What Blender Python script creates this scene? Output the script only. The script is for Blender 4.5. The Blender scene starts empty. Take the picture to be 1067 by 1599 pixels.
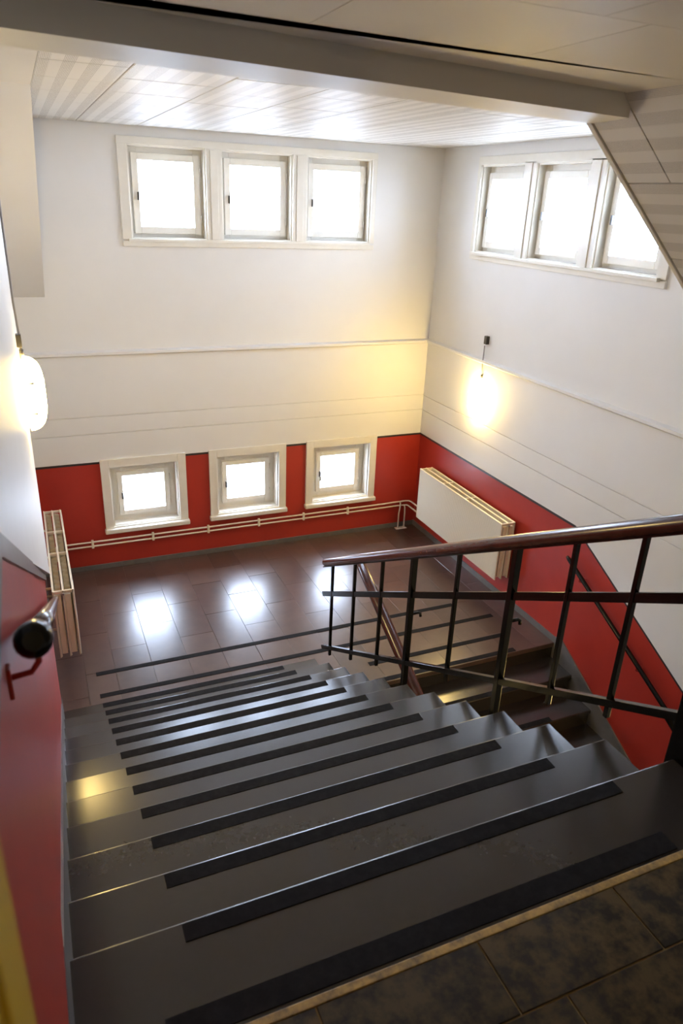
import bpy, bmesh, math, random
from mathutils import Vector, Matrix
random.seed(4)
scene = bpy.context.scene
COL = scene.collection

# ------------------------------------------------------------------ camera, world, exposure
YAW, PITCH, ROLL = 0.4167, 0.4086, 0.0427
CAM = Vector((0.1019, -4.711, 3.7141)); FPX = 1123.95
def _cam():
    cy, sy, cp, sp = math.cos(YAW), math.sin(YAW), math.cos(PITCH), math.sin(PITCH)
    fwd = Vector((sy*cp, cy*cp, -sp)); right = Vector((cy, -sy, 0)); up = right.cross(fwd)
    c, s = math.cos(ROLL), math.sin(ROLL)
    r2 = c*right + s*up; u2 = -s*right + c*up
    cd = bpy.data.cameras.new('camera'); co = bpy.data.objects.new('camera', cd); COL.objects.link(co)
    m = Matrix((r2, u2, -fwd)).transposed().to_4x4(); m.translation = CAM
    co.matrix_world = m
    cd.sensor_fit = 'VERTICAL'; cd.sensor_height = 36.0; cd.lens = FPX/1599*36.0
    cd.clip_start = 0.02; cd.clip_end = 200
    cd.dof.use_dof = True; cd.dof.focus_distance = 5.4; cd.dof.aperture_fstop = 5.0
    scene.camera = co
_cam()
scene.view_settings.view_transform = 'Standard'; scene.view_settings.look = 'None'
scene.view_settings.gamma = 1.0; scene.view_settings.use_curve_mapping = False
scene.view_settings.exposure = 2.12
SKY = 12.5
world = bpy.data.worlds.new('overcast_sky'); scene.world = world; world.use_nodes = True
bg = world.node_tree.nodes['Background']
bg.inputs[0].default_value = (0.68, 0.79, 1.0, 1); bg.inputs[1].default_value = SKY

# ------------------------------------------------------------------ measures (metres, landing = 0)
W, F, ZC = 4.294, 2.519, 4.237
H, G, N = 0.165, 0.3077, 12
XR = 1.995                      # free end of the flight
G2, Y2 = 0.30, -0.30            # lower flight
TOP = H*N; YTOP = -(N-1)*G
YB = -6.4; ZB = -H*N
XN = -0.04                      # recessed wall beside the landing
SLOPE = H/G
def xw(y): return 0.0                     # lower face of the wall beside the stair
def xup(y): return .014 if y < -2.2 else .014 + .028*(y+2.2)/2.18   # white face above the stripe
def nose(y): return H - y*SLOPE          # nosing line, upper flight
def nose2(y): return (y - Y2)*H/G2       # nosing line, lower flight

# ------------------------------------------------------------------ materials
MATS = {}
def mat(name, color, rough=0.5, spec=0.5, metal=0.0, noise=None, bump=None, coat=0.0, emit=None):
    m = bpy.data.materials.new(name); m.use_nodes = True
    nt = m.node_tree; b = nt.nodes['Principled BSDF']
    b.inputs['Base Color'].default_value = (*color, 1); b.inputs['Roughness'].default_value = rough
    b.inputs['Specular IOR Level'].default_value = spec; b.inputs['Metallic'].default_value = metal
    b.inputs['Coat Weight'].default_value = coat; b.inputs['Coat Roughness'].default_value = 0.08
    tc = nt.nodes.new('ShaderNodeTexCoord')
    geo = nt.nodes.new('ShaderNodeNewGeometry')
    if noise:
        sc, c2, lo, hi, det = noise
        n = nt.nodes.new('ShaderNodeTexNoise'); n.inputs['Scale'].default_value = sc; n.inputs['Detail'].default_value = det
        n.inputs['Roughness'].default_value = 0.65
        nt.links.new(geo.outputs['Position'], n.inputs['Vector'])
        r = nt.nodes.new('ShaderNodeMapRange'); r.inputs[1].default_value = lo; r.inputs[2].default_value = hi
        nt.links.new(n.outputs['Fac'], r.inputs[0])
        mx = nt.nodes.new('ShaderNodeMix'); mx.data_type = 'RGBA'
        mx.inputs[6].default_value = (*color, 1); mx.inputs[7].default_value = (*c2, 1)
        nt.links.new(r.outputs[0], mx.inputs[0]); nt.links.new(mx.outputs[2], b.inputs['Base Color'])
    if bump:
        n2 = nt.nodes.new('ShaderNodeTexNoise'); n2.inputs['Scale'].default_value = bump[0]; n2.inputs['Detail'].default_value = 3
        nt.links.new(geo.outputs['Position'], n2.inputs['Vector'])
        bp = nt.nodes.new('ShaderNodeBump'); bp.inputs['Strength'].default_value = bump[1]; bp.inputs['Distance'].default_value = bump[2]
        nt.links.new(n2.outputs['Fac'], bp.inputs['Height']); nt.links.new(bp.outputs['Normal'], b.inputs['Normal'])
    if emit:
        b.inputs['Emission Color'].default_value = (*emit[0], 1); b.inputs['Emission Strength'].default_value = emit[1]
    MATS[name] = m
    return m
def tile_vary(m, lo, hi):
    """each tile its own brightness (Object Info random)"""
    nt = m.node_tree; b = nt.nodes['Principled BSDF']
    src = b.inputs['Base Color'].links[0].from_socket
    oi = nt.nodes.new('ShaderNodeObjectInfo'); r = nt.nodes.new('ShaderNodeMapRange')
    r.inputs[3].default_value = lo; r.inputs[4].default_value = hi
    nt.links.new(oi.outputs['Random'], r.inputs[0])
    mx = nt.nodes.new('ShaderNodeMix'); mx.data_type = 'RGBA'; mx.blend_type = 'MULTIPLY'; mx.inputs[0].default_value = 1
    nt.links.new(src, mx.inputs[6]); nt.links.new(r.outputs[0], mx.inputs[7])
    nt.links.new(mx.outputs[2], b.inputs['Base Color'])
mat('wall_paint', (0.755, 0.745, 0.735), 0.45, 0.35, noise=(1.5, (0.73, 0.718, 0.70), .35, .7, 3), bump=(40, .08, .003))
mat('red_paint', (0.43, 0.036, 0.022), 0.36, 0.45, noise=(2.2, (0.37, 0.031, 0.020), .35, .7, 4), bump=(45, .08, .003))
mat('stripe_paint', (0.035, 0.028, 0.03), 0.4)
mat('skirting_paint', (0.16, 0.15, 0.145), 0.38, noise=(6, (0.12, 0.115, 0.115), .4, .7, 4))
mat('white_gloss', (0.78, 0.75, 0.68), 0.28, 0.5, noise=(4, (0.73, 0.69, 0.61), .4, .75, 3))
mat('ceiling_paint', (0.66, 0.63, 0.58), 0.5, 0.3, noise=(1.2, (0.63, 0.60, 0.55), .35, .7, 3))
mat('landing_tile', (0.112, 0.068, 0.053), 0.28, 0.8, noise=(7, (0.084, 0.053, 0.043), .35, .68, 8), bump=(9, .12, .004))
tile_vary(MATS['landing_tile'], 0.8, 1.15)
mat('grout', (0.16, 0.13, 0.11), 0.7)
mat('step_stone', (0.034, 0.028, 0.025), 0.24, 0.85, noise=(40, (0.0325, 0.0268, 0.024), .35, .68, 4))
mat('strip_rubber', (0.012, 0.011, 0.012), 0.8, 0.12, noise=(30, (0.018, 0.017, 0.018), .4, .7, 3))
mat('upper_tile', (0.105, 0.072, 0.028), 0.45, 0.4, noise=(16, (0.018, 0.013, 0.007), .40, .60, 12), bump=(50, .10, .002))
tile_vary(MATS['upper_tile'], 0.8, 1.15)
mat('upper_grout', (0.42, 0.31, 0.15), 0.7)
mat('edge_bar', (0.60, 0.40, 0.13), 0.45, noise=(25, (0.22, 0.16, 0.08), .4, .68, 6))
mat('black_enamel', (0.005, 0.005, 0.005), 0.2, 0.25)
mat('rail_wood', (0.085, 0.022, 0.015), 0.22, 0.5, noise=(18, (0.06, 0.016, 0.011), .35, .7, 4))
mat('radiator_paint', (0.80, 0.74, 0.62), 0.30, 0.5)
mat('pipe_paint', (0.76, 0.66, 0.55), 0.3)
mat('yellow_paint', (0.66, 0.42, 0.03), 0.35, noise=(3, (0.61, 0.38, 0.03), .4, .7, 2))
mat('grey_metal', (0.07, 0.065, 0.06), 0.4, 0.5)
mat('steel', (0.5, 0.49, 0.47), 0.35, metal=0.9)
mat('grey_cable', (0.3, 0.28, 0.27), 0.5)
mat('opal_glass', (0.9, 0.85, 0.72), 0.25, 0.5, emit=((1.0, 0.71, 0.24), 20.0))
mat('paving', (0.28, 0.28, 0.28), 0.8)
def glass():
    m = bpy.data.materials.new('window_glass'); m.use_nodes = True; nt = m.node_tree; nt.nodes.clear()
    o = nt.nodes.new('ShaderNodeOutputMaterial'); t = nt.nodes.new('ShaderNodeBsdfTransparent'); g = nt.nodes.new('ShaderNodeBsdfGlossy')
    g.inputs['Roughness'].default_value = 0.02; x = nt.nodes.new('ShaderNodeMixShader'); x.inputs[0].default_value = 0.07
    t.inputs[0].default_value = (0.96, 0.98, 1, 1)
    nt.links.new(t.outputs[0], x.inputs[1]); nt.links.new(g.outputs[0], x.inputs[2]); nt.links.new(x.outputs[0], o.inputs[0])
    MATS['window_glass'] = m
glass()
def perforated(name, base, dark, period, duty, pitch, axis, off, rough=0.3):
    """painted board with bands of small round holes running along one side"""
    m = bpy.data.materials.new(name); m.use_nodes = True; nt = m.node_tree; b = nt.nodes['Principled BSDF']
    b.inputs['Roughness'].default_value = rough; b.inputs['Specular IOR Level'].default_value = 0.25
    tc = nt.nodes.new('ShaderNodeTexCoord'); sp = nt.nodes.new('ShaderNodeSeparateXYZ'); nt.links.new(tc.outputs['Object'], sp.inputs[0])
    def math_(op, a, bb=None):
        n = nt.nodes.new('ShaderNodeMath'); n.operation = op
        for i, v in enumerate((a, bb)):
            if v is None: continue
            if isinstance(v, (int, float)): n.inputs[i].default_value = v
            else: nt.links.new(v, n.inputs[i])
        return n.outputs[0]
    u, v = (sp.outputs[0], sp.outputs[1]) if axis == 0 else (sp.outputs[1], sp.outputs[0])
    fr = math_('FRACT', math_('DIVIDE', math_('ADD', u, off + 100*period), period))
    band = math_('LESS_THAN', fr, duty)
    hu = math_('SUBTRACT', math_('FRACT', math_('DIVIDE', math_('ADD', u, 10), pitch)), 0.5)
    hv = math_('SUBTRACT', math_('FRACT', math_('DIVIDE', math_('ADD', v, 10), pitch)), 0.5)
    d = math_('ADD', math_('MULTIPLY', hu, hu), math_('MULTIPLY', hv, hv))
    hole = math_('MULTIPLY', math_('LESS_THAN', d, 0.095), band)
    mx = nt.nodes.new('ShaderNodeMix'); mx.data_type = 'RGBA'
    mx.inputs[6].default_value = (*base, 1); mx.inputs[7].default_value = (*dark, 1)
    nt.links.new(hole, mx.inputs[0]); nt.links.new(mx.outputs[2], b.inputs['Base Color'])
    MATS[name] = m
perforated('tile_board', (0.66, 0.64, 0.61), (0.27, 0.25, 0.23), 0.11, 0.5, 0.007, 0, 0.0, 0.5)
perforated('slope_board', (0.66, 0.64, 0.61), (0.27, 0.25, 0.23), 0.1, 0.5, 0.0055, 0, 0.0, 0.45)

# ------------------------------------------------------------------ mesh helpers
def BM(): return bmesh.new()
def box(bm, x0, x1, y0, y1, z0, z1, bev=0.0):
    r = bmesh.ops.create_cube(bm, size=1.0)
    vs = r['verts']
    for v in vs:
        v.co = Vector((x0 + (v.co.x+.5)*(x1-x0), y0 + (v.co.y+.5)*(y1-y0), z0 + (v.co.z+.5)*(z1-z0)))
    if bev:
        es = list({e for v in vs for e in v.link_edges})
        bmesh.ops.bevel(bm, geom=es, offset=bev, segments=2, profile=.6, affect='EDGES')
    return bm
def prism(bm, pts, axis, a, b, bev=0.0):
    """extrude a polygon along an axis; pts are the two other coordinates in cyclic xyz order without the axis"""
    def P(p, t):
        q = list(p); q.insert('xyz'.index(axis), t); return Vector(q)
    va = [bm.verts.new(P(p, a)) for p in pts]; vb = [bm.verts.new(P(p, b)) for p in pts]
    n = len(pts); fs = [bm.faces.new(va), bm.faces.new(list(reversed(vb)))]
    for i in range(n): fs.append(bm.faces.new((va[i], vb[i], vb[(i+1) % n], va[(i+1) % n])))
    bmesh.ops.recalc_face_normals(bm, faces=fs)
    if bev:
        es = list({e for f in fs for e in f.edges})
        bmesh.ops.bevel(bm, geom=es, offset=bev, segments=2, profile=.6, affect='EDGES')
    return bm
def tube(bm, path, r, seg=12, cap=True):
    """round tube through points"""
    path = [Vector(p) for p in path]; rings = []
    prev = None
    for i, p in enumerate(path):
        d = (path[min(i+1, len(path)-1)] - path[max(i-1, 0)]).normalized()
        ref = prev if prev else (Vector((0, 0, 1)) if abs(d.z) < .9 else Vector((1, 0, 0)))
        a = (ref - d*ref.dot(d)).normalized(); b = d.cross(a); prev = a
        rr = r[i] if isinstance(r, (list, tuple)) else r
        rings.append([bm.verts.new(p + a*rr*math.cos(2*math.pi*k/seg) + b*rr*math.sin(2*math.pi*k/seg)) for k in range(seg)])
    fs = []
    for A, B in zip(rings, rings[1:]):
        for k in range(seg):
            f = bm.faces.new((A[k], A[(k+1) % seg], B[(k+1) % seg], B[k])); f.smooth = True; fs.append(f)
    if cap:
        fs.append(bm.faces.new(list(reversed(rings[0])))); fs.append(bm.faces.new(rings[-1]))
    bmesh.ops.recalc_face_normals(bm, faces=fs)
    return bm
def bar(bm, p0, p1, w, h, side=Vector((1, 0, 0)), bev=0.0):
    """rectangular bar between two points; w along side, h across"""
    p0, p1 = Vector(p0), Vector(p1); d = (p1-p0).normalized(); s = (side - d*side.dot(d)).normalized(); u = d.cross(s)
    vs = []
    for p in (p0, p1):
        for a, b in ((-1, -1), (1, -1), (1, 1), (-1, 1)): vs.append(bm.verts.new(p + s*a*w/2 + u*b*h/2))
    fs = [bm.faces.new([vs[i] for i in q]) for q in ((0, 1, 2, 3), (7, 6, 5, 4), (0, 4, 5, 1), (1, 5, 6, 2), (2, 6, 7, 3), (3, 7, 4, 0))]
    bmesh.ops.recalc_face_normals(bm, faces=fs)
    if bev:
        bmesh.ops.bevel(bm, geom=list({e for f in fs for e in f.edges}), offset=bev, segments=2, profile=.6, affect='EDGES')
    return bm
ORG = {}
def link(name, me, parent=None, loc=None):
    o = bpy.data.objects.new(name, me); COL.objects.link(o)
    if parent: o.parent = parent
    if loc is not None: o.location = loc
    return o
def obj(name, bm, m, parent=None, kind=None):
    org = ORG.get(parent, Vector((0, 0, 0))) if parent else Vector((0, 0, 0))
    me = bpy.data.meshes.new(name)
    if org.length: bmesh.ops.translate(bm, verts=bm.verts, vec=-org)
    bm.to_mesh(me); bm.free(); me.materials.append(MATS[m])
    o = link(name, me, parent); ORG[o] = org
    if kind: o['kind'] = kind
    return o
def struct(name, bm, m): return obj(name, bm, m, None, 'structure')
def tag(o, label, cat, group=None):
    o['label'] = label; o['category'] = cat
    if group: o['group'] = group
    return o
def thing(name, loc, label, cat, group=None):
    o = bpy.data.objects.new(name, None); COL.objects.link(o); o.location = loc; ORG[o] = Vector(loc); o.empty_display_size = .1
    return tag(o, label, cat, group)
def sroot(name, loc=(0, 0, 0)):
    o = bpy.data.objects.new(name, None); COL.objects.link(o); o.location = loc; ORG[o] = Vector(loc); o['kind'] = 'structure'
    return o
def sheet(bm, us, vs, holes, P, depth):
    """panel with rectangular holes: grid cells us x vs, P(u, v, w) -> point, thickness depth"""
    def inhole(u, v): return any(a < u < b and c < v < d for a, b, c, d in holes)
    us = sorted(set(us + [x for hh in holes for x in hh[:2]])); vs = sorted(set(vs + [x for hh in holes for x in hh[2:]]))
    cell = lambda i, j: 0 <= i < len(us)-1 and 0 <= j < len(vs)-1 and not inhole((us[i]+us[i+1])/2, (vs[j]+vs[j+1])/2)
    cache = {}
    def V(i, j, w):
        k = (i, j, w)
        if k not in cache: cache[k] = bm.verts.new(P(us[i], vs[j], w))
        return cache[k]
    for i in range(len(us)-1):
        for j in range(len(vs)-1):
            if not cell(i, j): continue
            bm.faces.new((V(i, j, 0), V(i+1, j, 0), V(i+1, j+1, 0), V(i, j+1, 0)))
            bm.faces.new((V(i, j, depth), V(i, j+1, depth), V(i+1, j+1, depth), V(i+1, j, depth)))
            for (di, dj, a, b) in ((-1, 0, (i, j), (i, j+1)), (1, 0, (i+1, j), (i+1, j+1)), (0, -1, (i, j), (i+1, j)), (0, 1, (i, j+1), (i+1, j+1))):
                if not cell(i+di, j+dj):
                    bm.faces.new((V(*a, 0), V(*b, 0), V(*b, depth), V(*a, depth)))
    bmesh.ops.recalc_face_normals(bm, faces=bm.faces)
    return bm

# ------------------------------------------------------------------ openings
UP_FAR = [(1.09, 1.79), (1.935, 2.635), (2.78, 3.48)]; UPZ = (3.31, 4.095)
UP_RIGHT = [(1.08, 1.765), (.224, .914), (-.64, .05)]; UPZR = (3.29, 4.07)
LOW = [(.61, 1.472), (1.72, 2.588), (2.83, 3.705)]; LOWZ = (.412, 1.221)
low_open = [(a+.085, b-.085, .47, 1.135) for a, b in LOW]
far_holes = [(a, b, *UPZ) for a, b in UP_FAR] + low_open
right_holes = [(a, b, *UPZR) for a, b in UP_RIGHT]

# ------------------------------------------------------------------ walls
wf = struct('wall_far', sheet(BM(), [-.5, W+.4], [-2.6, 4.7], far_holes, lambda u, v, w: Vector((u, F+w, v)), .32), 'wall_paint')
wr = struct('wall_right', sheet(BM(), [YB-.4, F+.32], [-2.6, 4.7], right_holes, lambda u, v, w: Vector((W+w, u, v)), .32), 'wall_paint')
# recessed wall beside the landing and the wall beside the stair
struct('wall_left', box(BM(), XN-.3, XN, -.3, F+.1, -2.6, 4.7), 'wall_paint')
YE = -.02
ws = sroot('wall_stair')
b = BM()
prism(b, [(0, YE), (0, YB-.2), (-.5, YB-.2), (-.5, YE)], 'z', -2.4, 4.7)
obj('wall_core', b, 'wall_paint', ws)
ZS = lambda y: nose(y) + 1.10            # foot of the grey stripe on the stair wall
def stairwall_panel(name, y0, y1, zlo, zhi, t0, t1, m, par, face=xw):
    """slab on the stair wall between two sloping lines; y pieces bend at the stair head"""
    bb = BM(); ys = [y for y in (y0, y1)]
    ylist = sorted({y0, y1, *[y for y in (YTOP-.1, -2.2) if y0 < y < y1]})
    A = []
    for y in ylist:
        A.append([bb.verts.new(((face(y) if t > 0 else 0)+t, y, z)) for t in (t0, t1) for z in (zlo(y), zhi(y))])
    fs = []
    for P_, Q_ in zip(A, A[1:]):
        for i, j in ((0, 1), (1, 3), (3, 2), (2, 0)): fs.append(bb.faces.new((P_[i], P_[j], Q_[j], Q_[i])))
    fs.append(bb.faces.new((A[0][0], A[0][1], A[0][3], A[0][2]))); fs.append(bb.faces.new((A[-1][0], A[-1][1], A[-1][3], A[-1][2])))
    bmesh.ops.recalc_face_normals(bb, faces=fs)
    return obj(name, bb, m, par)
cl = lambda y: max(y, YTOP-.1)
RL = -.30                                   # where the raised plaster ends
stairwall_panel('dado_panel', YB, YE-.001, lambda y: nose(cl(y))-.4, lambda y: ZS(cl(y)), -.02, .003, 'red_paint', ws)
stairwall_panel('upper_plaster', YB, YE, lambda y: ZS(cl(y))+.045, lambda y: 4.6, -.02, .0005, 'wall_paint', ws, xup)
obj('raised_dado', prism(BM(), [(-2.0, ZS(-2.0)-.002), (-2.0, 2.15), (-2.34, 2.17), (-2.8, 2.25), (-3.17, 2.21), (-3.5, 2.18), (YB, 2.18), (YB, ZS(YTOP-.1)), (YTOP-.1, ZS(YTOP-.1))], 'x', -.01, .010), 'red_paint', ws)
stairwall_panel('dado_stripe', YB, YE-.001, lambda y: ZS(cl(y)), lambda y: ZS(cl(y))+.05, -.02, .016, 'skirting_paint', ws)
b = BM()  # red return on the end of the stair wall
box(b, -.3, xw(YE)+.003, YE-.003, YE+.004, -.02, 1.2); obj('dado_return', b, 'red_paint', ws)
stairwall_panel('skirting', YTOP-.1, -.25, lambda y: nose(y)-.35, lambda y: nose(y)+.12, -.02, .010, 'skirting_paint', ws)
stairwall_panel('skirting', YB, YTOP-.1, lambda y: TOP-.1, lambda y: TOP+.17, -.02, .010, 'skirting_paint', ws)
stairwall_panel('skirting', -.25, YE, lambda y: -.05, lambda y: .30, -.02, .010, 'skirting_paint', ws)
struct('wall_back', box(BM(), -.5, W+.4, YB-.3, YB, -2.6, 4.7), 'wall_paint')

# red dado with its dark stripe: far wall, recessed wall, right wall
ZR = 1.2024
cas_low = [(a, b, LOWZ[0]-.01, LOWZ[1]) for a, b in LOW]
obj('dado_panel', sheet(BM(), [XN, W], [0.0, ZR-.022], [(a, b, c, ZR) for a, b, c, d in low_open], lambda u, v, w: Vector((u, F-.003+w, v)), .006), 'red_paint', wf)
edges = [XN] + [x for a, b in LOW for x in (a, b)] + [W]
for i in range(0, len(edges), 2):
    obj('dado_stripe', box(BM(), edges[i], edges[i+1], F-.006, F+.002, ZR-.024, ZR), 'stripe_paint', wf)
wl = bpy.data.objects['wall_left']
obj('dado_panel', box(BM(), XN-.002, XN+.003, YE, F, 0, ZR-.024), 'red_paint', wl)
obj('dado_stripe', box(BM(), XN-.002, XN+.006, YE, F, ZR-.024, ZR), 'stripe_paint', wl)
YK = -.30                                  # the stripe turns down with the lower flight
def right_line(dz): return [(F, ZR+dz), (YK, ZR+dz), (YK-3.2, ZR+dz-3.2*.536)]
top_, foot = right_line(-.022), [(YK-3.2, -2.3), (F, -2.3)]
obj('dado_panel', prism(BM(), top_+foot, 'x', W-.003, W+.002), 'red_paint', wr)
obj('dado_stripe', prism(BM(), right_line(0)+list(reversed(right_line(-.026))), 'x', W-.006, W+.002), 'stripe_paint', wr)

# skirting
struct('baseboard_far', box(BM(), XN, W, F-.014, F, 0, .055, .003), 'skirting_paint')
struct('baseboard_left', box(BM(), XN, XN+.014, YE, F, 0, .055, .003), 'skirting_paint')
b = BM(); ye = -3.6
prism(b, [(F, 0), (F, .06), (Y2, .06), (Y2-.06, .10), (ye, nose2(ye)+.14), (ye, nose2(ye)-.4), (Y2, -.3)], 'x', W-.016, W+.002)
struct('baseboard_right', b, 'skirting_paint')

# mouldings: narrow ledge and flat board on the far and right walls
b = BM(); prism(b, [(F+.002, 2.258), (F-.02, 2.262), (F-.042, 2.276), (F-.042, 2.298), (F+.002, 2.312)], 'x', -.04, W); struct('trim_1', b, 'wall_paint')
b = BM(); prism(b, [(W+.002, 2.258), (W-.02, 2.262), (W-.042, 2.276), (W-.042, 2.298), (W+.002, 2.312)], 'y', 0, 1)
for vv in b.verts:      # prism gives (x, y, z) already: polygon in x-z
    vv.co.y = F if vv.co.y < .5 else -3.6
bmesh.ops.recalc_face_normals(b, faces=b.faces); struct('trim_2', b, 'wall_paint')
for z0, z1 in ((ZR, 1.490), (1.500, 1.666), (1.676, 2.262)):
    obj('plaster_band', box(BM(), XN, W, F-.011, F+.001, z0, z1, .002), 'wall_paint', wf)
obj('plaster_band', prism(BM(), [(F, ZR), (F, 1.480), (-3.45, 1.480), (YK-3.15, ZR-3.15*.536), (YK, ZR)], 'x', W-.011, W+.001), 'wall_paint', wr)
for z0, z1 in ((1.490, 1.655), (1.665, 2.262)):
    obj('plaster_band', box(BM(), W-.011, W+.001, -3.45, F, z0, z1, .002), 'wall_paint', wr)

# ------------------------------------------------------------------ windows
def frame(bm, P, u0, u1, v0, v1, wd, d0, d1, bev=.004):
    """four boards round a rectangle; P maps (u, v, depth)"""
    t = BM()
    for a, b_, c, d in ((u0, u0+wd, v0, v1), (u1-wd, u1, v0, v1), (u0+wd, u1-wd, v0, v0+wd), (u0+wd, u1-wd, v1-wd, v1)):
        box(t, a, b_, c, d, d0, d1, bev)
    for v in t.verts: v.co = P(*v.co)
    bmesh.ops.recalc_face_normals(t, faces=t.faces)
    return t
def pbox(P, u0, u1, v0, v1, d0, d1, bev=.003):
    t = box(BM(), u0, u1, v0, v1, d0, d1, bev)
    for v in t.verts: v.co = P(*v.co)
    bmesh.ops.recalc_face_normals(t, faces=t.faces)
    return t
PF = lambda u, v, d: Vector((u, F+d, v))          # far wall: depth goes outward
PR = lambda u, v, d: Vector((W+d, -u, v))         # right wall: u = -y
def sash(win, P, u0, u1, v0, v1, rec, latch_long=False, wd=.058):
    """one opening light: sash with glass, latch and hinges, and the outer sash behind it"""
    s = obj('sash', frame(None, P, u0, u1, v0, v1, wd, rec-.022, rec+.022), 'white_gloss', win)
    obj('glass_pane', pbox(P, u0+wd-.006, u1-wd+.006, v0+wd-.006, v1-wd+.006, rec-.002, rec+.002, 0), 'window_glass', s)
    zm = (v0+v1)/2 - .02
    obj('latch', pbox(P, u0+wd*.62, u0+wd*.62+.018, zm-.034, zm+.034, rec-.045, rec-.02, .003), 'grey_metal', s)
    if latch_long: obj('latch_lever', pbox(P, u0+wd*.62, u0+wd*.62+.02, zm-.075, zm-.02, rec-.06, rec-.045, .003), 'steel', s)
    for q in (.2, .8):
        t = BM(); c = v0+(v1-v0)*q; tube(t, [P(u1+.004, c-.03, rec-.024), P(u1+.004, c+.03, rec-.024)], .006, 8); obj('hinge', t, 'white_gloss', s)
    obj('outer_sash', frame(None, P, u0-.035, u1+.035, v0-.045, v1+.05, wd+.03, rec+.10, rec+.135), 'white_gloss', win)
def triple(name, P, opens, vz, outer, outz, rec, sill_out):
    win = sroot(name)
    (a0, a1), (z0, z1) = outer, outz
    # casing boards
    us = [a0] + [x for o in opens for x in o] + [a1]
    for i in range(0, len(us), 2):
        nm = 'casing_board' if i in (0, len(us)-2) else 'mullion'
        m_ = obj(nm, pbox(P, us[i], us[i+1], z0+.06, z1-.06, -.022, .03), 'white_gloss', win)
        if nm == 'mullion':
            c = (us[i]+us[i+1])/2
            obj('mullion_bead', pbox(P, c-.035, c+.035, z0+.07, z1-.07, -.032, -.02), 'white_gloss', m_)
    obj('casing_board', pbox(P, a0, a1, vz[1], z1, -.022, .03), 'white_gloss', win)
    obj('casing_board', pbox(P, a0, a1, z0, vz[0]-.012, -.022, .03), 'white_gloss', win)
    obj('sill', pbox(P, a0+.05, a1-.05, vz[0]-.02, vz[0]+.006, sill_out, .28), 'white_gloss', win)
    for u0, u1 in opens:
        # lining of the reveal and stop
        obj('lining', frame(None, P, u0-.004, u1+.004, vz[0]-.002, vz[1]+.004, .018, .0, .31, 0), 'white_gloss', win)
        obj('stop_frame', frame(None, P, u0+.010, u1-.010, vz[0]+.002, vz[1]-.010, .085, rec+.012, rec+.08), 'white_gloss', win)
        sash(win, P, u0+.044, u1-.044, vz[0]+.05, vz[1]-.062, rec)
    return win
triple('window_1', PF, UP_FAR, UPZ, (1.007, 3.528), (3.251, 4.155), .09, -.03)
triple('window_2', PR, [(-b_, -a_) for a_, b_ in UP_RIGHT], UPZR, (-1.8185, .7365), (3.2257, 4.145), .07, -.055)
for i, (a, c) in enumerate(LOW):
    win = sroot('window_%d' % (3+i)); o = low_open[i]
    obj('casing_board', pbox(PF, a, o[0], LOWZ[0]+.04, LOWZ[1], -.03, .02), 'white_gloss', win)
    obj('casing_board', pbox(PF, o[1], c, LOWZ[0]+.04, LOWZ[1], -.03, .02), 'white_gloss', win)
    obj('casing_board', pbox(PF, o[0], o[1], o[3], LOWZ[1], -.03, .02), 'white_gloss', win)
    obj('sill', pbox(PF, a-.012, c+.012, LOWZ[0], LOWZ[0]+.05, -.065, .0, .012), 'white_gloss', win)
    obj('sill_board', pbox(PF, o[0], o[1], o[2]-.02, o[2]+.006, -.02, .30), 'white_gloss', win)
    obj('lining', frame(None, PF, o[0]-.004, o[1]+.004, o[2]-.002, o[3]+.004, .016, 0, .31, 0), 'white_gloss', win)
    obj('stop_frame', frame(None, PF, o[0]+.012, o[1]-.012, o[2]+.004, o[3]-.012, .106, .13, .19), 'white_gloss', win)
    gx = [(.826, 1.257), (1.94, 2.376), (3.054, 3.488)][i]
    sash(win, PF, gx[0]-.05, gx[1]+.05, .545, 1.035, .12, latch_long=(i == 2), wd=.05)

# ------------------------------------------------------------------ floors
fl = struct('floor', box(BM(), -.3, W+.1, Y2+.012, F+.1, -.22, -.006), 'grout')
box_b = BM(); box(box_b, -.3, 2.15, -.02, .4, -.22, -.006); obj('floor_edge', box_b, 'grout', fl)
def lay(parent, cols, z, m, gap=.002, th=.02, name='tile'):
    cache = {}
    for x0, x1, y0, y1 in cols:
        sx, sy = round(x1-x0-gap, 4), round(y1-y0-gap, 4)
        if sx < .02 or sy < .02: continue
        if (sx, sy) not in cache:
            bb = box(BM(), -sx/2, sx/2, -sy/2, sy/2, -th, 0)
            es = [e for e in bb.edges if all(abs(v.co.z) < 1e-6 for v in e.verts)]
            bmesh.ops.bevel(bb, geom=es, offset=.001, segments=1, affect='EDGES')
            me = bpy.data.meshes.new(name); bb.to_mesh(me); bb.free(); me.materials.append(MATS[m]); cache[(sx, sy)] = me
        o = link(name, cache[(sx, sy)], parent, ((x0+x1)/2, (y0+y1)/2, z + random.uniform(-.0006, .0006)))
        o.rotation_euler = (random.uniform(-.0025, .0025), random.uniform(-.0025, .0025), 0)
cells = []
xe = [XN, .2, .44] + [.44+.303*k for k in range(1, 14)]
xe = [x for x in xe if x < W-.05] + [W]
for c, (x0, x1) in enumerate(zip(xe, xe[1:])):
    ys = [Y2]; y = Y2 + (.33 if c % 2 else .63)
    while y < F-.02: ys.append(y); y += .606
    ys.append(F)
    for y0, y1 in zip(ys, ys[1:]): cells.append((x0, x1, y0, y1))
lay(fl, cells, 0.0, 'landing_tile')
XSL, XSR = .283, 1.708
SW = .052
def strip(parent, x0, x1, y0, z, wd=SW):
    return obj('anti_slip_strip', box(BM(), x0, x1, y0-wd, y0, z-.002, z+.0030, .0008), 'strip_rubber', parent)
strip(fl, XSL, 3.73, .640, 0); strip(fl, XSL, 4.0, .333, 0)
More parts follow.
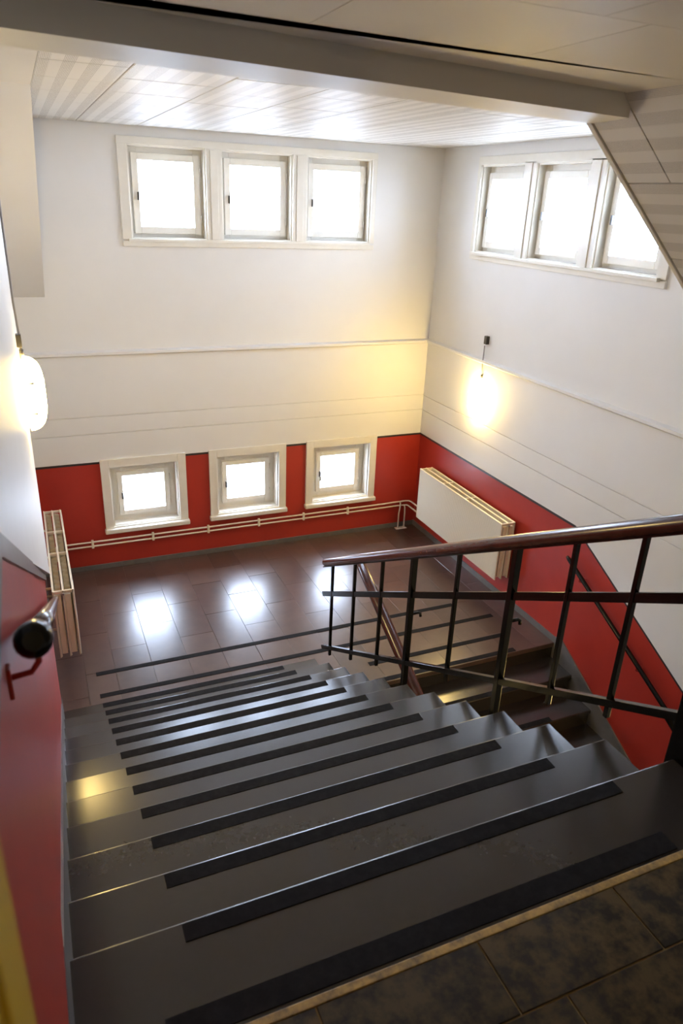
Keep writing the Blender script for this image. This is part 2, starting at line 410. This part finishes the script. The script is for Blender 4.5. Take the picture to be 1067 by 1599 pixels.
strip(fl, 2.5, 3.92, .0, 0); strip(fl, 2.45, 3.86, Y2+.058, 0)

# upper flight
st = thing('staircase', (0, 0, 0), 'dark grey stone staircase with black anti-slip strips between red wall and black railing', 'staircase')
def step_profile(y, z, g, h, last=False):
    """side outline of one block step, nosing at y, tread at z, descending toward +y"""
    return [(y, z-.008), (y-.0012, z-.0038), (y-.0038, z-.0012), (y-.008, z), (y-g-.02, z+.0065), (y-g-.02, z-h-.12), (y-.024, z-h-.02), (y-.024, z-.048), (y-.006, z-.042), (y, z-.036)]
for k in range(1, N):
    y = -(k-1)*G; z = k*H
    s = obj('step', prism(BM(), step_profile(y, z, G, H), 'x', xw(y-G)-.004, XR, .0), 'step_stone', st)
    strip(s, XSL, XSR, y-.010, z)
# stair head: edge slab belongs to the upper floor
fu = struct('floor_upper', box(BM(), -.3, XR-.02, YB-.1, YTOP-.3, TOP-.26, TOP-.006), 'upper_grout')
YJ = -3.690
b = BM(); prism(b, [(YTOP, TOP-.008), (YTOP-.0012, TOP-.0038), (YTOP-.0038, TOP-.0012), (YTOP-.008, TOP), (YJ, TOP), (YJ, TOP-.2), (YTOP-.024, TOP-.26), (YTOP-.024, TOP-.048), (YTOP, TOP-.04)], 'x', -.12, 1.985)
obj('edge_slab', b, 'step_stone', fu)
strip(fu, XSL, XSR, YTOP-.010, TOP); strip(fu, .2, 1.70, YJ+.075, TOP, .066)
obj('edge_bar', box(BM(), -.1, 1.985, YJ-.022, YJ, TOP-.05, TOP+.001, .002), 'edge_bar', fu)
cells = []
y1 = YJ-.022; y0 = -3.908; r = 0
while y1 > YB:
    off = .976 if r % 2 == 0 else 1.105
    x = off - .445*3
    xs = [-.1]
    while x < 1.97:
        if x > -.08: xs.append(x)
        x += .445
    xs.append(1.985)
    for a, c in zip(xs, xs[1:]): cells.append((a, c, max(y0, YB), y1))
    y1 = y0; y0 -= .445; r += 1
lay(fu, cells, TOP, 'upper_tile', gap=.006)

# lower flight and the floor below
s2 = thing('staircase', (0, 0, 0), 'lower stone staircase descending from the landing beside the red wall handrail', 'staircase')
XL2 = 2.16
for k in range(1, 11):
    y = Y2 - k*G2 + 0.0; z = -k*H
    # descending toward -y: mirror the outline
    pr = [(-(a), c) for a, c in step_profile(-(y), z, G2, H)]
    s = obj('step', prism(BM(), pr, 'x', XL2, W-.002), 'step_stone', s2)
    strip(s, 2.45, 3.86, y+.055, z)
    obj('riser_facing', box(BM(), XL2, W-.016, y+G2+.018, y+G2+.026, z+.0, z+H-.05), 'step_stone', s)
for q in range(1):
    obj('riser_facing', box(BM(), XL2, W-.016, Y2+.004, Y2+.014, -H, -.05), 'step_stone', fl)
obj('nosing', box(BM(), XL2, W, Y2-.004, Y2+.02, -.045, -.0005, .004), 'landing_tile', fl)
struct('floor_lower', box(BM(), -.5, W+.4, YB-.3, F+.3, ZB-.3, ZB), 'landing_tile')

# ------------------------------------------------------------------ ceilings
ce = struct('ceiling', box(BM(), -.5, W+.4, YB-.3, F+.32, ZC+.12, ZC+.4), 'ceiling_paint')
cells = []
xe = [.285, .69] + [.69+.5*k for k in range(1, 8)]; xe = [x for x in xe if x < W-.1] + [W-.02]
PAN = {}
for c, (x0, x1) in enumerate(zip(xe, xe[1:])):
    ys = [F-.02]; y = F-.02-(.52 if c % 2 else .30)
    while y > -2.75: ys.append(y); y -= .59
    ys.append(-2.8)
    for yb, ya in zip(ys, ys[1:]):
        sx, sy = round(x1-x0-.004, 4), round(yb-ya-.003, 4)
        if (sx, sy) not in PAN:
            bb = box(BM(), 0, sx, 0, sy, 0, .016)
            es = [e for e in bb.edges if all(abs(v.co.z) < 1e-6 for v in e.verts)]
            bmesh.ops.bevel(bb, geom=es, offset=.004, segments=1, affect='EDGES')
            me = bpy.data.meshes.new('ceiling_board'); bb.to_mesh(me); bb.free(); me.materials.append(MATS['tile_board']); PAN[(sx, sy)] = me
        link('ceiling_board', PAN[(sx, sy)], ce, (x0+.002, ya+.0015, ZC+random.uniform(0, .001)))
# plain border beside the boards and the sloping boxed-in soffit
obj('ceiling_border', box(BM(), -.3, .285, -2.8, F, ZC, ZC+.02), 'ceiling_paint', ce)
obj('boxed_soffit', prism(BM(), [(.22, ZC+.01), (F+.01, ZC+.01), (F+.01, 2.80)], 'x', XN-.02, .285), 'wall_paint', ce)
# beam
ZBM = 4.002; ZNC = 4.07
def by(x, e): return (-2.676 + .159*x) if e == 'b' else (-2.905 + .163*x)
beam = sroot('ceiling_beam')
obj('beam_casing', prism(BM(), [(-.1, by(-.1, 'f')), (2.03, by(2.03, 'f')), (2.075, by(2.075, 'b')), (-.1, by(-.1, 'b'))], 'z', ZBM, ZC+.125), 'ceiling_paint', beam)
# flat boarded ceiling above the stair head
cn = struct('ceiling_upper', box(BM(), -.4, 2.1, YB-.1, -2.55, ZNC+.09, ZNC+.15), 'ceiling_paint')
obj('border_board', prism(BM(), [(-.4, -2.875), (2.0, -2.875), (2.0, by(2.0, 'f')-.014), (-.4, by(-.4, 'f')-.014)], 'z', ZNC, ZNC+.013), 'ceiling_paint', cn)
y1 = -2.878; r = 0
while y1 > YB:
    y0 = y1-.46; off = 1.235 if r % 2 else 1.36
    xs = [-.4] + [off+.6*k for k in range(-2, 2) if -.3 < off+.6*k < 1.9] + [2.0]
    for a, c in zip(xs, xs[1:]):
        bb = box(BM(), a+.0012, c-.0012, max(y0, YB)+.0012, y1-.0012, ZNC, ZNC+.013); obj('ceiling_board', bb, 'ceiling_paint', cn)
    y1 = y0; r += 1
# sloping ceiling of perforated boards under the steep stair above
e1 = Vector((.743, 0, -.669)).normalized(); e2 = Vector((0, -1, 0)); e3 = e1.cross(e2)   # e3 points down-left
if e3.z > 0: e3 = -e3
O = Vector((2.063, -2.36, ZBM))
def SL(u, v, w): return O + e1*u + e2*v + e3*w
def sbox(u0, u1, v0, v1, w0, w1, bev=0):
    t = box(BM(), u0, u1, v0, v1, w0, w1, bev)
    for v in t.verts: v.co = SL(*v.co)
    bmesh.ops.recalc_face_normals(t, faces=t.faces); return t
UE = 3.05
cs = struct('ceiling_slope', sbox(-.14, UE, .0, 4.2, -.12, -.012), 'ceiling_paint')
rot = Matrix((e1, e2, e1.cross(e2))).transposed().to_4x4()
sgn = 1 if e1.cross(e2).dot(e3) > 0 else -1
ue = [-.119 + .40*k for k in range(0, 9)]; ue = [u for u in ue if u < UE-.05] + [UE]
SP = {}
for c, (u0, u1) in enumerate(zip(ue, ue[1:])):
    vs = [.004]; v = [.215, .52][c % 2]
    while v < 4.0: vs.append(v); v += .59
    vs.append(4.1)
    for v0, v1 in zip(vs, vs[1:]):
        su, sv = round(u1-u0-.005, 4), round(v1-v0-.005, 4)
        if (su, sv) not in SP:
            bb = box(BM(), 0, su, 0, sv, -.006, .006, .002)
            me = bpy.data.meshes.new('ceiling_board'); bb.to_mesh(me); bb.free(); me.materials.append(MATS['slope_board']); SP[(su, sv)] = me
        o = link('ceiling_board', SP[(su, sv)], cs); m4 = rot.copy(); m4.translation = SL(u0+.0025, v0+.0025, -.006); o.matrix_local = m4
obj('edge_trim', sbox(-.01, UE, -.022, .002, -.16, .006, .003), 'ceiling_paint', cs)
obj('spandrel', prism(BM(), [(O.x+.02, ZC+.125), (W+.05, ZC+.125), (W+.05, ZBM-(W+.05-O.x)*.9+.1), (O.x+.02, ZBM+.12)], 'y', O.y-.02, O.y), 'wall_paint', cs)

# ------------------------------------------------------------------ door at the stair head
d1 = sroot('door_1')
obj('door_leaf', box(BM(), -.02, .046, -5.35, -4.42, TOP+.01, TOP+2.05, .004), 'yellow_paint', d1)
obj('door_frame', box(BM(), -.02, .050, -4.425, -4.345, TOP, TOP+2.09, .003), 'yellow_paint', d1)

# ------------------------------------------------------------------ balustrade of the upper flight
XB = 2.055
bal = thing('balustrade', (XB, -.1, 0), 'black metal stair railing with brown wooden handrail beside the upper flight', 'railing')
def hz(y): return 1.072 + (-.02-y)*.541          # handrail centre
y_lo, y_hi = -.02, -3.42
t = BM()
pth = [(XB, y_lo, hz(y_lo)), (XB, y_lo-.006, hz(y_lo-.006)), (XB, y_lo-.03, hz(y_lo-.03))] + [(XB, y, hz(y)) for y in (-.5, -1, -1.5, -2, -2.5, -3, y_hi)] + [(XB, y_hi-.2, hz(y_hi)+.03), (XB, -4.6, hz(y_hi)+.03)]
tube(t, pth, [.012, .028, .034] + [.034]*9, 18)
obj('handrail', t, 'rail_wood', bal)
def mid(y): return .801 + (-.043-y)*.540
def bot(y): return .318 + (-.081-y)*.548
obj('flat_bar', bar(BM(), (XB, y_lo, hz(y_lo)-.036), (XB, y_hi, hz(y_hi)-.036), .035, .008), 'black_enamel', bal)
obj('middle_rail', bar(BM(), (XB, 0, mid(0)), (XB, y_hi, mid(y_hi)), .016, .040, bev=.002), 'black_enamel', bal)
obj('bottom_rail', bar(BM(), (XB, -.03, bot(-.03)), (XB, y_hi, bot(y_hi)), .03, .032, bev=.002), 'black_enamel', bal)
for i, y in enumerate((-.18, -.583, -1.003, -1.400, -1.864, -2.32, -2.68, -3.01)):
    post = i in (3, 5)
    w = .034 if post else .021
    zb = bot(y)-.07 if not post else nose(y)-.30
    p = obj('post' if post else 'baluster', bar(BM(), (XB, y, zb), (XB, y, hz(y)-.03), w, w, bev=.002), 'black_enamel', bal)
    if post:
        t = BM(); zz = nose(y)+.48
        tube(t, [(XB+.012, y, zz), (XB+.06, y, zz), (XB+.075, y, zz-.008), (XB+.078, y, zz-.03)], .009, 8); obj('hook_bracket', t, 'black_enamel', p)
        obj('side_fixing', box(BM(), XR-.002, XB, y-.03, y+.03, zb, zb+.06, .003), 'black_enamel', p)
nw = thing('newel_post', (2.07, -3.41, TOP), 'thick black newel post at the edge of the upper floor', 'post')
t = BM(); box(t, 1.998, 2.112, -3.47, -3.345, TOP-.35, 3.0, .006); obj('shaft', t, 'black_enamel', nw)
obj('brace', bar(BM(), (2.06, -3.25, bot(-3.25)), (2.06, -3.38, 1.98), .012, .012), 'black_enamel', nw)
obj('base_plate', box(BM(), 1.988, 2.13, -3.49, -3.335, TOP-.3, TOP-.25, .004), 'black_enamel', nw)
# guard rail of the lower flight, rising to the landing
b2 = thing('guard_rail', (2.3, -.2, 0), 'sloping red-brown wooden handrail on black posts beside the lower flight', 'railing')
XB2 = 2.3
def hz2(y): return 1.115 + (y+.12)*.507
t = BM(); tube(t, [(XB2, y, hz2(y)) for y in (-.10, -.11, -.5, -1, -1.5, -2, -2.6)], [.02, .04, .042, .042, .042, .042, .042], 16); obj('handrail', t, 'rail_wood', b2)
for y in (-1.40, -2.32):
    obj('post', bar(BM(), (XB2, y, -H*math.ceil((Y2-y)/G2-.001)), (XB2, y, hz2(y)-.025), .028, .028, bev=.002), 'black_enamel', b2)

# wall handrails
hl = thing('wall_handrail', (xw(-3.77), -3.77, 3.1), 'round brown handrail with black end cap on the red stair wall', 'handrail')
def hl_z(y): return 3.135 - (y+3.77)*SLOPE
def hl_x(y): return xw(y) + .057
t = BM(); tube(t, [(hl_x(y), y, hl_z(y)) for y in (-3.72, -3, -2, -1, -.15)], .021, 16); obj('rail', t, 'rail_wood', hl)
t = BM(); tube(t, [(hl_x(-3.78), -3.780, hl_z(-3.780)), (hl_x(-3.78), -3.776, hl_z(-3.776)), (hl_x(-3.77), -3.765, hl_z(-3.765)), (hl_x(-3.7), -3.70, hl_z(-3.70)), (hl_x(-3.68), -3.685, hl_z(-3.685))], [.014, .022, .027, .027, .022], 18); obj('end_cap', t, 'black_enamel', hl)
for y in (-3.69, -2.6, -1.5, -.4):
    t = BM(); z = hl_z(y); x0 = xw(y)+.008
    tube(t, [(hl_x(y), y, z-.015), (hl_x(y), y, z-.045), (hl_x(y)-.012, y, z-.062), (x0, y, z-.066)], .005, 8)
    br = obj('bracket', t, 'red_paint', hl)
    obj('bracket_plate', box(BM(), x0-.006, x0+.008, y-.010, y+.010, z-.10, z-.045, .002), 'red_paint', br)
hr = thing('wall_handrail', (W-.07, -.4, .9), 'dark slim handrail sloping down the red wall of the lower flight', 'handrail')
def hr_z(y): return .890 + (y+.398)*.508
XH = W-.07
t = BM(); tube(t, [(XH, y, hr_z(y)) for y in (-.33, -.36, -1, -2, -3.2)], [.014, .019, .019, .019, .019], 14); obj('rail', t, 'black_enamel', hr)
for y in (-.52, -1.30, -2.1, -2.9):
    t = BM(); z = hr_z(y); tube(t, [(XH, y, z-.012), (XH, y, z-.05), (XH+.02, y, z-.065), (W-.004, y, z-.065)], .006, 8)
    br = obj('bracket', t, 'red_paint', hr); obj('bracket_plate', box(BM(), W-.010, W-.002, y-.016, y+.016, z-.10, z-.03, .002), 'red_paint', br)

# ------------------------------------------------------------------ radiators
def radiator(name, x_back, sx, y0, y1, z0, z1, label, group=None):
    """three-panel steel radiator; sx = direction the front faces along x"""
    r = thing(name, (x_back, (y0+y1)/2, z0), label, 'radiator', group)
    D = .160; th = .016
    for j, d in enumerate((.0, .072, .144)):
        t = BM(); n = int((y1-y0)/.0167)
        xa = x_back + sx*d; xb = x_back + sx*(d+th)
        rows = []
        for i in range(n*2+1):
            y = y0 + (y1-y0)*i/(n*2); o_ = .004 if i % 2 else 0
            rows.append([t.verts.new((xa - sx*0, y, z0)), t.verts.new((xb-sx*(.004-o_), y, z0+.006)), t.verts.new((xb-sx*(.004-o_), y, z1-.006)), t.verts.new((xa, y, z1))])
        for A, B in zip(rows, rows[1:]):
            for q in range(4): t.faces.new((A[q], B[q], B[(q+1) % 4], A[(q+1) % 4]))
        t.faces.new(rows[0]); t.faces.new(rows[-1])
        bmesh.ops.recalc_face_normals(t, faces=t.faces)
        obj('panel', t, 'radiator_paint', r)
    for j, d in enumerate((.018, .09)):       # folded convector sheet between the panels
        t = BM(); n = 70; prev = None
        for i in range(n+1):
            y = y0+.02 + (y1-y0-.04)*i/n; x = x_back + sx*(d + (.004 if (i//2) % 2 else .046))
            a, b_ = t.verts.new((x, y, z0+.03)), t.verts.new((x, y, z1-.03))
            if prev: t.faces.new((prev[0], a, b_, prev[1]))
            prev = (a, b_)
        obj('convector_sheet', t, 'radiator_paint', r)
    for q in (0, .42, .70, 1):
        y = y0+.010 + (y1-y0-.02)*q
        obj('cross_tie', box(BM(), *sorted((x_back+sx*.006, x_back+sx*.152)), y-.010, y+.010, z1-.028, z1-.006, .002), 'radiator_paint', r)
    for e in (y0, y1):                        # rounded water channels at the ends, front and mid
        for d in (.03, .10):
            s_ = 1 if e == y0 else -1
            t = BM(); box(t, *sorted((x_back+sx*(d-.012), x_back+sx*(d+.03))), *sorted((e+s_*.004, e+s_*.03)), z0+.03, z1-.04, .004); obj('end_channel', t, 'radiator_paint', r)
    for q in (.15, .5, .85):
        y = y0+(y1-y0)*q
        for z in (z0+.12, z1-.10):
            obj('wall_bracket', box(BM(), *sorted((x_back-sx*.075, x_back+sx*.004)), y-.006, y+.006, z-.008, z+.008), 'radiator_paint', r)
    t = BM(); tube(t, [(x_back+sx*.075, y1-.0, z1-.05), (x_back+sx*.075, y1+.035, z1-.05)], .014, 12); obj('plug', t, 'radiator_paint', r)
    t = BM(); tube(t, [(x_back+sx*.075, y0+.03, z1-.03), (x_back+sx*.075, y0-.014, z1-.03)], .010, 12); obj('air_vent', t, 'steel', r)
    return r
radiator('radiator', W-.04, -1, .475, 2.12, .285, .905, 'long cream panel radiator below the wall lamp on the red wall near the pipe elbow')
radiator('radiator', .032, 1, .50, 2.12, .30, .90, 'cream panel radiator seen end-on in the recess behind the stair wall')

# ------------------------------------------------------------------ heating pipes
YP = F-.05
p1 = thing('heating_pipe', (2, YP, .345), 'upper of two thin cream heating pipes along the red wall under small windows', 'pipe')
t = BM(); tube(t, [(.10, 2.14, .345), (.10, YP-.03, .345), (.108, YP-.009, .345), (.13, YP, .345), (3.85, YP, .348), (3.95, YP, .352), (4.13, YP, .352), (4.175, YP-.01, .352), (4.19, YP-.04, .352), (4.19, 2.12, .352)], .0095, 10)
obj('pipe_run', t, 'pipe_paint', p1)
t = BM(); tube(t, [(4.06, YP, .352), (4.06, YP-.012, .33), (4.055, YP-.02, .29), (4.043, YP-.02, .2), (4.043, YP-.02, -.004)], .0095, 10); obj('drop_pipe', t, 'pipe_paint', p1)
p2 = thing('heating_pipe', (2, YP, .295), 'lower of two thin cream heating pipes along the red wall under small windows', 'pipe')
t = BM(); tube(t, [(.15, 2.14, .298), (.15, YP-.03, .298), (.158, YP-.009, .298), (.18, YP, .298), (3.85, YP, .298), (3.95, YP, .300), (4.10, YP, .300), (4.15, YP-.01, .300), (4.16, YP-.04, .300), (4.16, 2.12, .300)], .0095, 10)
obj('pipe_run', t, 'pipe_paint', p2)
t = BM(); tube(t, [(4.115, YP-.002, .300), (4.12, YP-.02, .28), (4.125, YP-.02, .2), (4.125, YP-.02, -.004)], .0095, 10); obj('drop_pipe', t, 'pipe_paint', p2)
for x in (.46, 1.08, 1.68, 2.26, 2.80, 3.36):
    c = obj('pipe_clip', box(BM(), x-.012, x+.012, YP-.013, YP+.013, .277, .368, .003), 'radiator_paint', p1)
    obj('clip_stem', box(BM(), x-.005, x+.005, YP+.01, F, .315, .328), 'radiator_paint', c)
fc = obj('floor_collar', box(BM(), 4.01, 4.155, YP-.05, YP+.01, -.002, .006, .002), 'pipe_paint', p1)

# ------------------------------------------------------------------ wall lamps
def lamp(loc, nrm, label, cable, group=None, end=''):
    """oval opal-glass wall lamp; nrm = unit normal of the wall"""
    L_ = thing('wall_lamp'+end, loc, label, 'lamp', group)
    c = Vector(loc); n = Vector(nrm); s = Vector((0, 0, 1)).cross(n)
    hh, hw, dp = .215, .118, .115
    def oval(d0, prof, seg=28):
        t = BM(); rings = []
        for d, k in prof:
            ring = []
            for i in range(seg):
                a = 2*math.pi*i/seg; ca, sa = math.cos(a), math.sin(a)
                u = hw*k*ca; v = hh*k**.75*sa*(1 - .0*abs(ca))
                ring.append(t.verts.new(c + n*(d0+d) + s*u + Vector((0, 0, 1))*v))
            rings.append(ring)
        for A, B in zip(rings, rings[1:]):
            for i in range(seg):
                f = t.faces.new((A[i], A[(i+1) % seg], B[(i+1) % seg], B[i])); f.smooth = True
        t.faces.new(rings[0]); t.faces.new(rings[-1])
        bmesh.ops.recalc_face_normals(t, faces=t.faces); return t
    obj('back_plate', oval(0, [(-.004, .9), (.018, .9), (.020, .88)]), 'white_gloss', L_)
    obj('glass_shade'+end, oval(.018, [(0, 1.0), (.02, .99), (.04, .95), (.058, .88), (.074, .77), (.086, .63), (.094, .46), (.099, .25), (.100, .06)]), 'opal_glass', L_)
    for sg in (-1, 1):
        for z in (-.085, .085):
            t = BM(); p = c + s*sg*(hw*.97) + n*.05 + Vector((0, 0, z))
            tube(t, [p - n*.04, p - n*.01 + s*sg*.008, p + n*.008 + s*sg*.012, p + n*.012], [.006, .006, .009, .004], 8); obj('clip', t, 'white_gloss', L_)
    for z in (-.075, .075):
        t = BM(); p = c + n*.104 + Vector((0, 0, z)); tube(t, [p, p + n*.012, p + n*.018], [.012, .010, .004], 10); obj('knob', t, 'white_gloss', L_)
    t = BM(); p = c + Vector((0, 0, hh))
    tube(t, [p + n*.02 + Vector((0, 0, -.01)), p + n*.02 + Vector((0, 0, .035))], .012, 10); obj('cable_gland', t, 'grey_metal', L_)
    t = BM(); tube(t, [p + n*.02 + Vector((0, 0, .03))] + [c + Vector(q) for q in cable], .006, 8); obj('cable', t, 'grey_cable', L_)
    return L_
l1 = lamp((W, 1.36, 1.905), (-1, 0, 0), 'glowing oval opal wall lamp above the long radiator', [(-.03, 0, .36), (-.028, 0, .54)])
obj('junction_box', box(BM(), W-.035, W+.002, 1.33, 1.375, 2.46, 2.54, .004), 'grey_metal', l1)
yl = -.33
xl = xup(yl)
l2 = lamp((xl, yl, 2.635), (1, 0, 0), 'glowing oval opal wall lamp on the white wall beside the stair', [(.02, 0, .33), (.012, -.02, .5), (.012, -.03, 1.1), (.012, -.03, 1.5)])
obj('junction_box', box(BM(), xl-.004, xl+.028, yl-.025, yl+.025, 2.90, 2.97, .004), 'grey_metal', l2)
l3 = lamp((W, -3.3, -.05), (-1, 0, 0), 'glowing oval opal wall lamp low down by the lower flight', [(-.02, 0, .4), (-.012, 0, .7)], end='_offscreen')

# daylight portals: let the sky in the window openings be sampled (they give off nothing themselves)
def portal(loc, size, nrm):
    ld = bpy.data.lights.new('window_portal', 'AREA'); ld.shape = 'RECTANGLE'; ld.size, ld.size_y = size; ld.cycles.is_portal = True
    o = bpy.data.objects.new('window_portal', ld); COL.objects.link(o); o.location = loc
    o.rotation_euler = Vector(nrm).to_track_quat('-Z', 'Z' if abs(nrm[2]) < .5 else 'Y').to_euler()
for a, c, z0, z1 in far_holes: portal(((a+c)/2, F+.34, (z0+z1)/2), (c-a, z1-z0), (0, -1, 0))
for a, c, z0, z1 in right_holes: portal((W+.34, (a+c)/2, (z0+z1)/2), (c-a, z1-z0), (-1, 0, 0))

# ------------------------------------------------------------------ outside ground
struct('ground_outside', box(BM(), -40, 60, -40, 60, -2.9, -2.7), 'paving')
